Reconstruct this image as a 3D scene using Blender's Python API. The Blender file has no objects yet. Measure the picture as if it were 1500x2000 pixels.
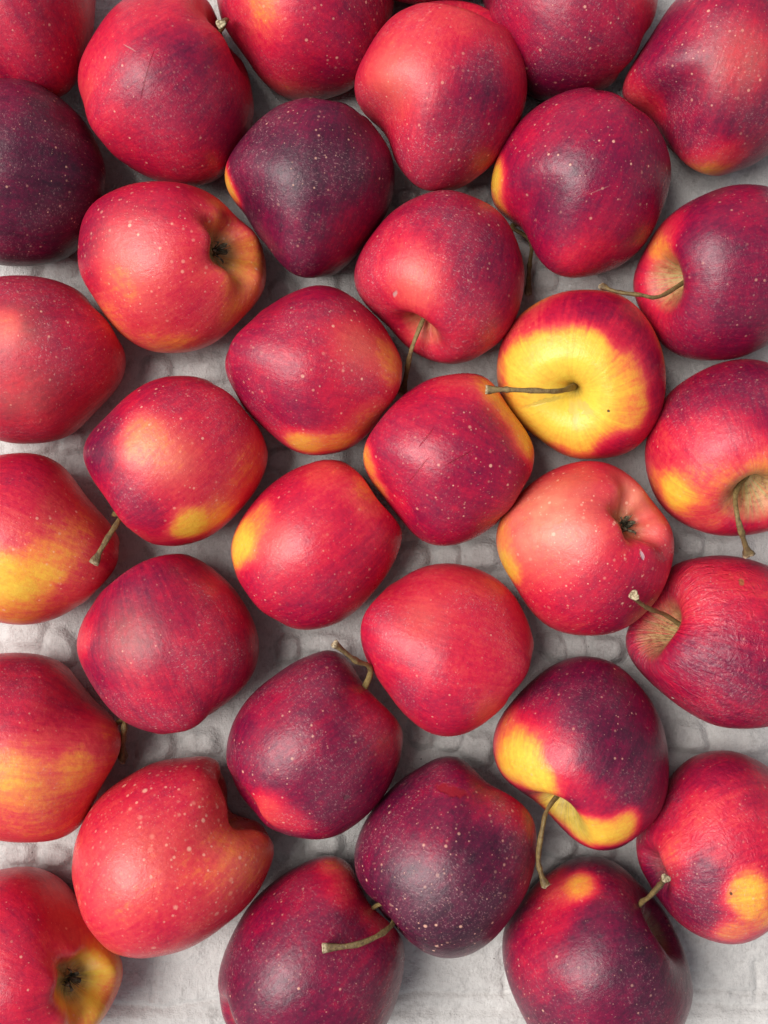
import bpy, bmesh, math, random
import numpy as np
from mathutils import Vector, Matrix
R_ = math.radians
scene = bpy.context.scene
COL = scene.collection

# ------------------------------------------------------------------ camera, sky, sun, exposure
PX = 0.0002206                 # metres per photograph pixel at the height of the apples' middles
Z0 = 0.036                     # height of the apples' middles
DIST = 0.52
CAMH = Z0 + DIST
FPX = DIST / PX                # focal length in photograph pixels
cam_d = bpy.data.cameras.new('camera'); cam = bpy.data.objects.new('camera', cam_d); COL.objects.link(cam)
cam.location = (0, 0, CAMH); cam.rotation_euler = (0, 0, 0)
cam_d.sensor_fit = 'VERTICAL'; cam_d.sensor_height = 24.0
cam_d.lens = 24.0 * FPX / 2000.0
cam_d.clip_start = 0.01; cam_d.clip_end = 100
scene.camera = cam

SUN_DIR = Vector((-0.62, 0.05, 1.0)).normalized()      # towards the light: soft, from the left
elev = math.asin(SUN_DIR.z); azim = math.atan2(SUN_DIR.x, SUN_DIR.y)
world = bpy.data.worlds.new("World"); scene.world = world; world.use_nodes = True
wn = world.node_tree; bg = wn.nodes['Background']
sky = wn.nodes.new('ShaderNodeTexSky'); sky.sky_type = 'NISHITA'; sky.sun_disc = False
sky.sun_elevation = elev; sky.sun_rotation = azim
sky.air_density = 0.6; sky.dust_density = 2.5; sky.ozone_density = 0.5
hs = wn.nodes.new('ShaderNodeHueSaturation'); hs.inputs['Saturation'].default_value = 0.25     # overcast: nearly neutral
wn.links.new(sky.outputs[0], hs.inputs['Color']); wn.links.new(hs.outputs[0], bg.inputs[0]); bg.inputs[1].default_value = 0.05
sd = bpy.data.lights.new('sun', 'SUN'); sun = bpy.data.objects.new('sun', sd); COL.objects.link(sun)
sd.energy = 1.5; sd.angle = R_(38); sd.color = (1.0, 0.965, 0.92)
sun.rotation_euler = SUN_DIR.to_track_quat('Z', 'Y').to_euler()
vs = scene.view_settings
scene.display_settings.display_device = 'sRGB'
vs.view_transform = 'Standard'; vs.look = 'None'; vs.gamma = 1; vs.exposure = 1.36

# ------------------------------------------------------------------ helpers
def to_world(px, py, z):
    k = (CAMH - z) / FPX
    return np.array([(px - 750.0) * k, (1000.0 - py) * k, z])
CROPS = {'A': (0, 0, .506667), 'B': (740, 0, .506667), 'C': (0, 640, .506667), 'D': (740, 640, .506667),
         'E': (0, 1240, .506667), 'F': (740, 1240, .506667), 'G': (400, 0, .466667), 'H': (400, 500, .466667),
         'I': (400, 1000, .466667), 'J': (400, 1400, .4), 'K': (0, 400, .4), 'L': (900, 900, .4), 'P': (0, 0, 1.0)}
def cv(c, x, y):
    ox, oy, s = CROPS[c]; return (ox + x * s, oy + y * s)

def new_mesh(name, verts, faces, mat, parent=None, smooth=True, loc=(0, 0, 0)):
    me = bpy.data.meshes.new(name)
    me.from_pydata([tuple(v) for v in verts] if not isinstance(verts, np.ndarray) else verts.tolist(), [], faces)
    me.materials.append(mat)
    if smooth: me.polygons.foreach_set('use_smooth', [True] * len(me.polygons))
    me.update()
    o = bpy.data.objects.new(name, me); COL.objects.link(o); o.location = loc
    if parent: o.parent = parent
    return o

class NT:
    def __init__(self, name):
        self.m = bpy.data.materials.new(name); self.m.use_nodes = True
        self.t = self.m.node_tree; self.b = self.t.nodes['Principled BSDF']
    def n(self, typ, **kw):
        nd = self.t.nodes.new(typ)
        for k, v in kw.items(): setattr(nd, k, v)
        return nd
    def link(self, a, b): self.t.links.new(a, b)
    def _in(self, sock, v):
        if isinstance(v, bpy.types.NodeSocket): self.link(v, sock)
        elif v is not None: sock.default_value = v
    def math(self, op, a, b=None, c=None, clamp=False):
        nd = self.n('ShaderNodeMath', operation=op, use_clamp=clamp)
        self._in(nd.inputs[0], a); self._in(nd.inputs[1], b); self._in(nd.inputs[2], c)
        return nd.outputs[0]
    def vmath(self, op, a, b=None):
        nd = self.n('ShaderNodeVectorMath', operation=op)
        self._in(nd.inputs[0], a); self._in(nd.inputs[1], b)
        return nd.outputs[0]
    def mix(self, f, a, b, mode='MIX'):
        nd = self.n('ShaderNodeMix', data_type='RGBA', blend_type=mode)
        self._in(nd.inputs[0], f)
        self._in(nd.inputs[6], a if isinstance(a, bpy.types.NodeSocket) else (*a, 1))
        self._in(nd.inputs[7], b if isinstance(b, bpy.types.NodeSocket) else (*b, 1))
        return nd.outputs[2]
    def noise(self, vec, scale, detail=3, rough=.55, dist=0.0):
        nd = self.n('ShaderNodeTexNoise'); self._in(nd.inputs['Vector'], vec)
        nd.inputs['Scale'].default_value = scale; nd.inputs['Detail'].default_value = detail
        nd.inputs['Roughness'].default_value = rough; nd.inputs['Distortion'].default_value = dist
        return nd.outputs[0]
    def smooth(self, v, a, b, lo=0.0, hi=1.0):
        nd = self.n('ShaderNodeMapRange', interpolation_type='SMOOTHSTEP')
        self._in(nd.inputs[0], v); nd.inputs[1].default_value = a; nd.inputs[2].default_value = b
        nd.inputs[3].default_value = lo; nd.inputs[4].default_value = hi
        return nd.outputs[0]
    def ramp(self, v, stops):
        nd = self.n('ShaderNodeValToRGB'); cr = nd.color_ramp
        while len(cr.elements) < len(stops): cr.elements.new(0.5)
        for e, (p, c) in zip(cr.elements, stops): e.position = p; e.color = (*c, 1)
        self._in(nd.inputs[0], v); return nd.outputs[0]

SKIN_RAMP = [(0.00, (0.80, 0.55, 0.060)), (0.14, (0.80, 0.40, 0.045)), (0.28, (0.78, 0.19, 0.048)),
             (0.42, (0.66, 0.052, 0.056)), (0.55, (0.55, 0.011, 0.042)), (0.68, (0.325, 0.005, 0.038)),
             (0.80, (0.160, 0.004, 0.034)), (0.90, (0.076, 0.005, 0.026)), (1.00, (0.030, 0.004, 0.016))]

def skin_material(seed, dots=1.0, dotscale=210, scuff=0.4, wrinkle=0.0, rough=0.40, streak=0.22, marks=()):
    N = NT('apple_skin'); t = N
    rnd = random.Random(seed)
    off = (rnd.uniform(0, 50), rnd.uniform(0, 50), rnd.uniform(0, 50))
    tone = N.n('ShaderNodeAttribute', attribute_name='tone')
    sep = N.n('ShaderNodeSeparateColor'); N.link(tone.outputs['Color'], sep.inputs[0])
    T, G, Pp = sep.outputs[0], sep.outputs[1], sep.outputs[2]
    ax = N.n('ShaderNodeAttribute', attribute_name='skinaxis').outputs['Vector']
    axs = N.vmath('MULTIPLY', ax, (1.0, 1.0, 0.10))
    axo = N.vmath('ADD', axs, off)
    ob = N.vmath('ADD', N.n('ShaderNodeTexCoord').outputs['Object'], off)
    st = N.noise(axo, 13, 5, .62)
    st2 = N.noise(N.vmath('ADD', N.vmath('MULTIPLY', ax, (1., 1., .16)), off), 42, 3, .6)
    br = N.noise(ob, 45, 3, .55, .3)
    fi = N.noise(ob, 520, 3, .6)
    md = N.noise(ob, 150, 4, .6)
    v = N.math('MULTIPLY_ADD', N.math('SUBTRACT', st, .5), streak * .85, T)
    v = N.math('MULTIPLY_ADD', N.math('SUBTRACT', st2, .5), streak * .45, v)
    v = N.math('MULTIPLY_ADD', N.math('SUBTRACT', br, .5), .15, v)
    v = N.math('MULTIPLY_ADD', N.math('SUBTRACT', md, .5), .20, v)
    v = N.math('MULTIPLY_ADD', N.math('SUBTRACT', fi, .5), .22, v)
    col = N.ramp(v, SKIN_RAMP)
    # pale, milky skin; on the upper left calyx apple also a painted highlight
    col = N.mix(N.math('MULTIPLY', Pp, N.smooth(md, .25, .75, .55, 1.0)), col, (0.72, 0.27, 0.16))
    # green russeted hollow round the stem and the calyx, with rays
    gm = N.math('MULTIPLY', G, N.smooth(st, .3, .7, .55, 1.25), clamp=True)
    gcol = N.ramp(N.noise(ob, 330, 5, .7), [(.34, (.13, .10, .04)), (.5, (.34, .29, .10)), (.66, (.46, .38, .16))])
    col = N.mix(gm, col, gcol)
    # lenticels of three sizes
    dotmask = None
    for k, (sc, r0, amt) in enumerate(((dotscale * 1.15, .15, 1.0), (dotscale * 2.1, .15, .8), (dotscale * 4.0, .15, .6))):
        vo = N.n('ShaderNodeTexVoronoi', feature='F1'); N.link(N.vmath('ADD', ob, (k * 3.1, k, 0)), vo.inputs['Vector'])
        vo.inputs['Scale'].default_value = sc
        cs = N.n('ShaderNodeSeparateColor'); N.link(vo.outputs['Color'], cs.inputs[0])
        rr = N.math('MULTIPLY', N.math('POWER', cs.outputs[0], .9), r0 * (0.70 + 0.42 * dots))
        q = N.math('DIVIDE', vo.outputs['Distance'], N.math('ADD', rr, .035))
        mk = N.smooth(q, .45, 1.05, 1.0, 0.0)
        mk = N.math('MULTIPLY', mk, N.smooth(cs.outputs[1], .25, .8, .35, 1.0))
        mk = N.math('MULTIPLY', mk, amt * min(1, .5 + .4 * dots))
        dotmask = mk if dotmask is None else N.math('MAXIMUM', dotmask, mk)
    axz = N.n('ShaderNodeSeparateXYZ'); N.link(ax, axz.inputs[0])
    dotmask = N.math('MULTIPLY', dotmask, N.smooth(axz.outputs[2], -.5, .7, 1.0, .45))
    dotcol = N.mix(.68, col, (0.88, 0.48, 0.34))
    col = N.mix(dotmask, col, dotcol)
    # dry scuffs and waxy bloom: short pale flecks across the skin
    sc1 = N.noise(N.vmath('ADD', N.vmath('MULTIPLY', ax, (1.0, 1.0, 2.6)), off), 26, 6, .72, .6)
    sc2 = N.noise(ob, 900, 2, .6)
    scl = N.noise(ob, 38, 2, .5)
    sm = N.math('MULTIPLY', N.smooth(sc1, .50, .66), N.smooth(sc2, .45, .60))
    sm = N.math('MULTIPLY', sm, N.smooth(scl, .42, .62, .12, 1.0))
    sm = N.math('MULTIPLY', sm, min(1.0, scuff), clamp=True)
    col = N.mix(N.math('MULTIPLY', sm, .60), col, (0.62, 0.34, 0.34))
    bloom = N.math('MULTIPLY', N.smooth(scl, .40, .70), .06 * scuff)
    col = N.mix(bloom, col, (0.50, 0.28, 0.34))
    # individual marks: bruises, russet scars, scratches
    pos = N.n('ShaderNodeTexCoord').outputs['Object']
    markh = None
    jnn = N.n('ShaderNodeTexNoise'); N.link(pos, jnn.inputs['Vector']); jnn.inputs['Scale'].default_value = 420; jn = jnn.outputs[1]
    for (mx, my, mz, ra, rb, ang, mc, ms) in marks:
        mp = N.n('ShaderNodeMapping', vector_type='TEXTURE')
        mp.inputs['Location'].default_value = (mx, my, mz); mp.inputs['Rotation'].default_value = (0, 0, ang)
        mp.inputs['Scale'].default_value = (ra, rb, max(ra, rb) * 1.6)
        jit = N.vmath('ADD', pos, N.vmath('MULTIPLY', N.vmath('SUBTRACT', jn, (.5, .5, .5)), (rb * 1.6, rb * 1.6, 0)))
        N.link(jit, mp.inputs[0])
        ln = N.n('ShaderNodeVectorMath', operation='LENGTH'); N.link(mp.outputs[0], ln.inputs[0])
        mk = N.math('MULTIPLY', N.smooth(ln.outputs['Value'], .55, 1.05, 1.0, 0.0), ms)
        col = N.mix(mk, col, mc)
        markh = mk if markh is None else N.math('MAXIMUM', markh, mk)
    N.link(col, N.b.inputs['Base Color'])
    ro = N.math('MULTIPLY_ADD', N.math('SUBTRACT', md, .5), .22, rough - .05)
    ro = N.math('ADD', ro, N.math('MULTIPLY', sm, .25))
    ro = N.math('ADD', ro, N.math('MULTIPLY', G, .25))
    N.link(ro, N.b.inputs['Roughness'])
    N.b.inputs['IOR'].default_value = 1.45; N.b.inputs['Specular IOR Level'].default_value = .46
    N.b.inputs['Sheen Weight'].default_value = 0.0
    N.b.inputs['Sheen Roughness'].default_value = .4
    h = N.math('MULTIPLY', N.noise(ob, 480, 5, .72), .00030)
    h = N.math('MULTIPLY_ADD', st2, .00008, h)
    h = N.math('MULTIPLY_ADD', N.noise(ob, 70, 3, .5), .0007, h)
    h = N.math('MULTIPLY_ADD', sm, .00005, h)
    h = N.math('MULTIPLY_ADD', dotmask, .00005, h)
    if wrinkle:
        wr = N.noise(N.vmath('ADD', N.vmath('MULTIPLY', ax, (1.0, 1.0, .95)), off), 8, 4, .55, .8)
        wr = N.math('ABSOLUTE', N.math('SUBTRACT', wr, .5))
        h = N.math('MULTIPLY_ADD', wr, .0075 * wrinkle, h)
    if markh is not None: h = N.math('MULTIPLY_ADD', markh, -.0003, h)
    bp = N.n('ShaderNodeBump'); bp.inputs['Strength'].default_value = .8; bp.inputs['Distance'].default_value = 1.0
    N.link(h, bp.inputs['Height']); N.link(bp.outputs[0], N.b.inputs['Normal'])
    return N.m

def stem_material():
    N = NT('apple_stem')
    c = N.n('ShaderNodeTexCoord').outputs['Object']
    a = N.n('ShaderNodeAttribute', attribute_name='stemtone')
    sp = N.n('ShaderNodeSeparateColor'); N.link(a.outputs['Color'], sp.inputs[0])
    n1 = N.noise(c, 420, 4, .65)
    col = N.ramp(N.math('ADD', N.math('MULTIPLY', n1, .6), N.math('MULTIPLY', sp.outputs[0], .4)),
                 [(.25, (.030, .018, .009)), (.42, (.105, .062, .024)), (.58, (.20, .135, .045)), (.76, (.26, .20, .085))])
    col = N.mix(sp.outputs[1], col, N.ramp(N.noise(c, 900, 3), [(.35, (.16, .11, .06)), (.6, (.58, .48, .30))]))
    N.link(col, N.b.inputs['Base Color']); N.b.inputs['Roughness'].default_value = .62
    bp = N.n('ShaderNodeBump'); bp.inputs['Distance'].default_value = .0007; bp.inputs['Strength'].default_value = .9
    N.link(N.noise(c, 700, 4, .65), bp.inputs['Height']); N.link(bp.outputs[0], N.b.inputs['Normal'])
    return N.m
def calyx_material():
    N = NT('dried_calyx')
    c = N.n('ShaderNodeTexCoord').outputs['Object']
    N.link(N.ramp(N.noise(c, 600, 3), [(.35, (.045, .040, .024)), (.52, (.13, .115, .065)), (.72, (.34, .31, .20))]), N.b.inputs['Base Color'])
    N.b.inputs['Roughness'].default_value = .85
    return N.m
STEM_M = stem_material(); CALYX_M = calyx_material()

# ------------------------------------------------------------------ apple geometry
NS, NR = 112, 96
def profile(cav=1.0, tall=1.0, conic=0.0, cavw=1.0, basin=False):
    P = np.array([(0, .47), (.045, .475), (.10, .55), (.19, .70), (.30, .81), (.43, .865), (.58, .83), (.78, .67), (.94, .37),
                  (1.0, .03), (.965, -.28), (.85, -.57), (.68, -.78), (.50, -.885), (.36, -.895), (.24, -.83), (.14, -.74), (.06, -.70), (0, -.695)], float)
    P[0:4, 1] = .865 - (.865 - P[0:4, 1]) * cav
    P[1:5, 0] *= np.array([cavw, cavw, .5 + .5 * cavw, .8 + .2 * cavw])
    if basin: P[-5:-1, 1] += np.array([.02, .05, .07, .07]); P[-1, 1] += .07; P[-5:-1, 0] *= np.array([1.06, 1.15, 1.2, 1.2])
    P[:, 1] *= tall
    P[:, 0] *= 1 - conic * np.clip(-P[:, 1], 0, 1)
    d = np.r_[0, np.cumsum(np.hypot(*np.diff(P, axis=0).T))]
    s = np.linspace(0, d[-1], NR)
    # cubic (Catmull-Rom) resampling
    out = np.zeros((NR, 2))
    for i, u in enumerate(s):
        k = min(np.searchsorted(d, u, side='right') - 1, len(P) - 2); k = max(k, 0)
        t = (u - d[k]) / (d[k + 1] - d[k])
        p0 = P[max(k - 1, 0)] if k > 0 else np.array([-P[1, 0], P[1, 1]])
        p3 = P[k + 2] if k + 2 < len(P) else np.array([-P[-2, 0], P[-2, 1]])
        p1, p2 = P[k], P[k + 1]
        out[i] = .5 * ((2 * p1) + (-p0 + p2) * t + (2 * p0 - 5 * p1 + 4 * p2 - p3) * t * t + (-p0 + 3 * p1 - 3 * p2 + p3) * t ** 3)
    out[0, 0] = 0; out[-1, 0] = 0; out[:, 0] = np.abs(out[:, 0])
    return out

def base_apple(rnd, cav, tall, conic, lobe, cavw, basin):
    pr = profile(cav, tall, conic, cavw, basin)
    ph = np.arange(NS) * 2 * np.pi / NS
    r = pr[1:-1, 0][:, None]; z = pr[1:-1, 1][:, None]
    p5 = rnd.uniform(0, 6.28); p2 = rnd.uniform(0, 6.28); p3 = rnd.uniform(0, 6.28)
    low = np.clip(.2 - z, 0, 1); top = np.clip(z - .3, 0, 1)
    rimw = np.exp(-((r - .42) / .28) ** 2)
    rr = r * (1 + .035 * lobe * low * np.cos(5 * ph + p5) + .02 * np.cos(2 * ph + p2) + .014 * np.cos(3 * ph + p3) + .02 * (.4 + .6 * lobe) * top * np.cos(5 * ph + p5 + 1))
    zz = z + rimw * (low * lobe * .035 * np.cos(5 * ph + p5) + top * (.3 + .7 * lobe) * .035 * (np.cos(3 * ph + p3) + .6 * np.cos(2 * ph + p2))) + .045 * rr * np.cos(ph + p2) * (1 / (1 + np.exp(-z * 6)))
    # fine flutes running down into the two hollows
    rr = rr * (1 + .02 * np.exp(-((r - .16) / .11) ** 2) * np.cos(9 * ph + p2 + 2 * np.sin(2 * ph)))
    V = np.stack([rr * np.cos(ph), rr * np.sin(ph), zz + 0 * ph], -1).reshape(-1, 3)
    V = np.vstack([[0, 0, pr[0, 1]], V, [0, 0, pr[-1, 1]]])
    A = np.stack([np.cos(ph) + 0 * r, np.sin(ph) + 0 * r, z + 0 * ph], -1).reshape(-1, 3)
    A = np.vstack([[0, 0, pr[0, 1]], A, [0, 0, pr[-1, 1]]])
    rad = np.r_[0, (r + 0 * ph).reshape(-1), 0]
    return V, A, rad
def apple_faces():
    F = []
    for j in range(NS): F.append((0, 1 + j, 1 + (j + 1) % NS))
    for i in range(NR - 3):
        a = 1 + i * NS; b = a + NS
        for j in range(NS):
            k = (j + 1) % NS
            F.append((a + j, b + j, b + k, a + k))
    a = 1 + (NR - 3) * NS; e = a + NS
    for j in range(NS): F.append((a + j, e, a + (j + 1) % NS))
    return F
FACES = apple_faces()

def polar_target(c, pts):
    th = np.array([math.atan2(-(y - c[1]), x - c[0]) for x, y in pts]); r = np.array([math.hypot(x - c[0], y - c[1]) for x, y in pts])
    o = np.argsort(th); th, r = th[o], r[o]
    g = np.linspace(-np.pi, np.pi, 361)[:-1]
    T3, R3 = np.r_[th - 2 * np.pi, th, th + 2 * np.pi], np.r_[r, r, r]
    m = np.gradient(R3, T3); k = np.clip(np.searchsorted(T3, g, side='right') - 1, 0, len(T3) - 2)   # smooth (Hermite) outline
    hh = T3[k + 1] - T3[k]; t = (g - T3[k]) / hh
    R = R3[k] * (1 + t * t * (2 * t - 3)) + m[k] * hh * t * (1 - t) ** 2 + R3[k + 1] * t * t * (3 - 2 * t) - m[k + 1] * hh * t * t * (1 - t)
    k = np.exp(-.5 * (np.arange(-12, 13) / 4.6) ** 2); k /= k.sum()
    return g, np.convolve(np.r_[R[-12:], R, R[:12]], k, 'valid')

def silhouette(V, c):
    k = FPX / (CAMH - V[:, 2]); px = 750 + V[:, 0] * k; py = 1000 - V[:, 1] * k
    th = np.arctan2(-(py - c[1]), px - c[0]); r = np.hypot(px - c[0], py - c[1])
    nb = 72; b = ((th + np.pi) / (2 * np.pi) * nb).astype(int) % nb
    m = np.zeros(nb); np.maximum.at(m, b, r)
    k2 = np.array([.25, .5, .25]); m = np.convolve(np.r_[m[-1], m, m[0]], k2, 'valid')
    g = (np.arange(nb) + .5) / nb * 2 * np.pi - np.pi
    return g, m
BOWLS = []
def build_apple(idx, spec):
    rnd = random.Random(1000 + idx)
    crop = spec['crop']
    c = cv(crop, *spec['c']); pts = [cv(crop, *p) for p in spec['out']]
    g, Rt = polar_target(c, pts)
    rm = Rt.mean()
    z0 = Z0 + spec.get('lift', 0)
    cw = to_world(c[0], c[1], z0)
    V, A, rad = base_apple(rnd, spec.get('cav', 1.0), spec.get('tall', 1.0), spec.get('conic', .05), spec.get('lobe', 1.0 if spec.get('calyx') else .25), spec.get('cavw', 1.0), bool(spec.get('calyx')))
    axis = Vector(spec['axis']).normalized()
    if abs(axis.z) <= .15:          # a fruit lying on its side turns both hollows to the rim
        view = (Vector((0, 0, CAMH)) - Vector(cw)).normalized(); e = axis.z
        axis.z = 0; axis = (axis - view * axis.dot(view)).normalized() + view * e; axis.normalize()
    M = np.array(axis.to_track_quat('Z', 'Y').to_matrix() @ Matrix.Rotation(rnd.uniform(0, 6.28), 3, 'Z'))
    W = V @ M.T
    # recentre on its own bounding box
    W -= (W.max(0) + W.min(0)) / 2
    s = rm * (CAMH - z0) / FPX
    W = W * s * .98
    W[:, 2] *= s / max(W[:, 2].max(), 1e-6) * spec.get('zs', .97)
    for it in range(6):
        gs, m = silhouette(W + cw, c)
        tgt = np.interp(gs, np.r_[g - 2 * np.pi, g, g + 2 * np.pi], np.r_[Rt, Rt, Rt])
        ratio = tgt / m
        kk = np.exp(-.5 * (np.arange(-7, 8) / 1.9) ** 2); kk /= kk.sum()
        ratio = np.clip(np.convolve(np.r_[ratio[-7:], ratio, ratio[:7]], kk, 'valid'), .75, 1.3)
        th = np.arctan2(W[:, 1], W[:, 0])
        f = np.interp(th, np.r_[gs - 2 * np.pi, gs, gs + 2 * np.pi], np.r_[ratio, ratio, ratio])
        # the fit fades towards the middle so the centre of the fruit stays round
        d = np.hypot(W[:, 0], W[:, 1]) / s
        w = np.clip(d / .92, 0, 1); w = w * w * (3 - 2 * w)
        f = 1 + (f - 1) * w
        W[:, 0] *= f; W[:, 1] *= f
    lo = W[:, 2].min()
    cw = cw.copy()
    name = 'apple'
    root = bpy.data.objects.new(name, None); COL.objects.link(root)
    base = Vector((cw[0], cw[1], cw[2] + lo)); root.location = base; root.empty_display_size = .02
    root['label'] = spec['label']; root['category'] = 'apple'; root['group'] = 'apples lying in the fruit tray'
    W2 = W.copy(); W2[:, 2] -= lo
    # colour tone per vertex
    base_t = spec['t']; num = np.full(len(W), .22 * base_t); den = np.full(len(W), .22)
    Wn = W / s
    kp = FPX / (CAMH - (W[:, 2] + cw[2])); PXX = 750 + (W[:, 0] + cw[0]) * kp; PYY = 1000 - (W[:, 1] + cw[1]) * kp
    def spot_index(p):
        q = cv(p[0], p[1], p[2]) if isinstance(p[0], str) else cv(crop, p[0], p[1])
        d = np.hypot(PXX - q[0], PYY - q[1]) + np.where(W[:, 2] < -.1 * s, 60, 0)
        near = np.where(d < d.min() + 4)[0]
        return near[np.argmax(W[near, 2])]
    def spot(p): return Wn[spot_index(p)]
    for p in spec.get('spots', ()):
        k = 1 if isinstance(p[0], str) else 0
        sp_ = spot(p); tv, ra = p[2 + k], p[3 + k]
        d2 = ((Wn - sp_) ** 2).sum(1)
        w = np.exp(-(d2 / (ra * ra)))
        w = w * (.34 / ra) ** 1.6; num += w * tv; den += w
    T = num / den
    pale = np.zeros(len(W)); 
    for p in spec.get('pale', ()):
        sp_ = spot(p); d2 = ((Wn - sp_) ** 2).sum(1); pale = np.maximum(pale, p[2] * np.exp(-d2 / p[3] ** 2))
    top = A[:, 2] > 0
    gs_, gc_ = spec.get('green', (.8, .5) if 'stem' in spec else (.25, .15))
    green = np.where(top, gs_ * np.clip(1 - (rad / spec.get('gr', .30)) ** 2, 0, 1), gc_ * np.clip(1 - (rad / .26) ** 2, 0, 1))
    T = T - .19 * np.where(top, np.exp(-(rad / .42) ** 2) * gs_, np.exp(-(rad / .36) ** 2) * gc_)
    T = np.clip(T, 0, 1)
    marks = []
    for (mx, my, ra, rb, ang, mc, ms) in spec.get('marks', ()):
        q = W2[spot_index((mx, my))]
        marks.append((q[0], q[1], q[2], ra, rb, ang, mc, ms))
    mat = skin_material(idx, marks=marks, **spec.get('mat', {}))
    me = bpy.data.meshes.new('skin'); me.from_pydata(W2.tolist(), [], FACES); me.materials.append(mat)
    me.polygons.foreach_set('use_smooth', [True] * len(me.polygons))
    a = me.color_attributes.new('tone', 'FLOAT_COLOR', 'POINT')
    a.data.foreach_set('color', np.stack([T, green, pale, np.ones(len(T))], -1).ravel().astype(np.float32))
    b = me.attributes.new('skinaxis', 'FLOAT_VECTOR', 'POINT'); b.data.foreach_set('vector', A.ravel().astype(np.float32))
    me.update()
    sk = bpy.data.objects.new('skin', me); COL.objects.link(sk); sk.parent = root
    loc = lambda q: np.array(q) - np.array(base)
    if 'stem' in spec:
        stem(root, W2[0], [loc(to_world(x, y, z)) for x, y, z in spec['stem']], rnd, spec.get('stem_r', .00105), spec.get('knob', 1.0))
    if spec.get('calyx'):
        calyx(root, W2[-1], -axis, rnd)
    elif 'stem' not in spec and axis.z > -.5 and False:
        pass
    BOWLS.append((cw, g, Rt * (CAMH - z0) / FPX, -lo))
    return root

def catmull(P, n):
    P = np.array(P, float); Q = np.vstack([2 * P[0] - P[1], P, 2 * P[-1] - P[-2]]); out = []
    m = len(P) - 1
    for i in range(n):
        u = i / (n - 1) * m; k = min(int(u), m - 1); t = u - k
        p0, p1, p2, p3 = Q[k:k + 4]
        out.append(.5 * ((2 * p1) + (-p0 + p2) * t + (2 * p0 - 5 * p1 + 4 * p2 - p3) * t * t + (-p0 + 3 * p1 - 3 * p2 + p3) * t ** 3))
    return np.array(out)
def stem(root, pole, path, rnd, r0, knob):
    C = catmull([pole - np.array([0, 0, .0005])] + list(path), 30); n = len(C); S = 12
    vs_, tn, F = [], [], []
    up = Vector((0, 0, 1)); prev = None
    ph0 = rnd.uniform(0, 6)
    for i in range(n):
        d = Vector(C[min(i + 1, n - 1)] - C[max(i - 1, 0)]).normalized()
        if prev is None:
            x = d.orthogonal().normalized()
        else:
            x = (prev - d * prev.dot(d)).normalized()
        prev = x; y = d.cross(x)
        u = i / (n - 1)
        r = .92 * r0 * (1.0 + .30 * math.exp(-((u - .55 - .03 * ph0) / .03) ** 2) + .45 * math.exp(-(u / .10) ** 2) + .95 * knob * math.exp(-((1 - u) / .085) ** 2) + .10 * math.sin(u * 17 + ph0) + .08 * math.sin(u * 31 + 2 * ph0))
        for j in range(S):
            a = j / S * 2 * math.pi
            rr = r * (1 + .12 * math.cos(2 * a + ph0 + u * 3) + .05 * math.sin(u * 60 + a * 2) + .09 * math.cos(3 * a + ph0 * 2) * (1 + u) + rnd.uniform(-.04, .04))
            vs_.append(Vector(C[i]) + x * (rr * math.cos(a)) + y * (rr * math.sin(a)) + d * (rnd.uniform(-.0002, .0003) if i == n - 1 else 0))
            tn.append((.35 + .5 * (1 - u) + rnd.uniform(-.1, .1), max(0, (u - .965) / .035)))
    for i in range(n - 1):
        for j in range(S):
            k = (j + 1) % S; F.append((i * S + j, i * S + k, (i + 1) * S + k, (i + 1) * S + j))
    # ragged cut end: an inner ring slightly sunk and a centre
    b = len(vs_)
    cen = Vector(C[-1]); d = Vector(C[-1] - C[-2]).normalized()
    for j in range(S):
        vs_.append(cen + (vs_[(n - 1) * S + j] - cen) * .62 + d * rnd.uniform(-.0001, .0003)); tn.append((.8, 1))
    vs_.append(cen - d * .0002); tn.append((.4, .7))
    for j in range(S):
        k = (j + 1) % S; F.append(((n - 1) * S + j, (n - 1) * S + k, b + k, b + j)); F.append((b + j, b + k, b + S))
    F.append(tuple(reversed(range(S))))
    o = new_mesh('stem', np.array([tuple(v) for v in vs_]), F, STEM_M, root)
    a = o.data.color_attributes.new('stemtone', 'FLOAT_COLOR', 'POINT')
    a.data.foreach_set('color', [c for t in tn for c in (t[0], t[1], 0, 1)])
def calyx(root, pole, out, rnd):
    out = Vector(out).normalized(); x = out.orthogonal().normalized(); y = out.cross(x); p = Vector(pole)
    V, F = [], []
    def strip(a, r0, L, w, lift, curl):
        m = 7; b = len(V)
        dirv = x * math.cos(a) + y * math.sin(a); side = out.cross(dirv)
        for i in range(m):
            u = i / (m - 1)
            q = p + dirv * (r0 + L * u * (1 - .35 * curl * u)) + out * (lift * (math.sin(u * 2.2 * curl) + .15) + rnd.uniform(-.0002, .0002))
            ww = w * (1 - u) ** .7 * (1 + .3 * math.sin(u * 9 + a))
            V.append(q - side * ww); V.append(q + out * w * .35); V.append(q + side * ww)
            if i:
                c = b + 3 * i
                F.append((c - 3, c - 2, c + 1, c)); F.append((c - 2, c - 1, c + 2, c + 1))
                F.append((c - 3, c, c + 2, c - 1))
    a0 = rnd.uniform(0, 6)
    for k in range(5): strip(a0 + k * 1.2566 + rnd.uniform(-.2, .2), .0012, .0050 + rnd.uniform(-.001, .0026), .0014, .0040, 1 + rnd.uniform(-.2, .5))
    for k in range(16): strip(rnd.uniform(0, 6.28), .0004, .0024 + rnd.uniform(0, .0018), .00030, .0052 + rnd.uniform(0, .0012), .7)
    new_mesh('calyx', np.array([tuple(v) for v in V]), F, CALYX_M, root)

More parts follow.
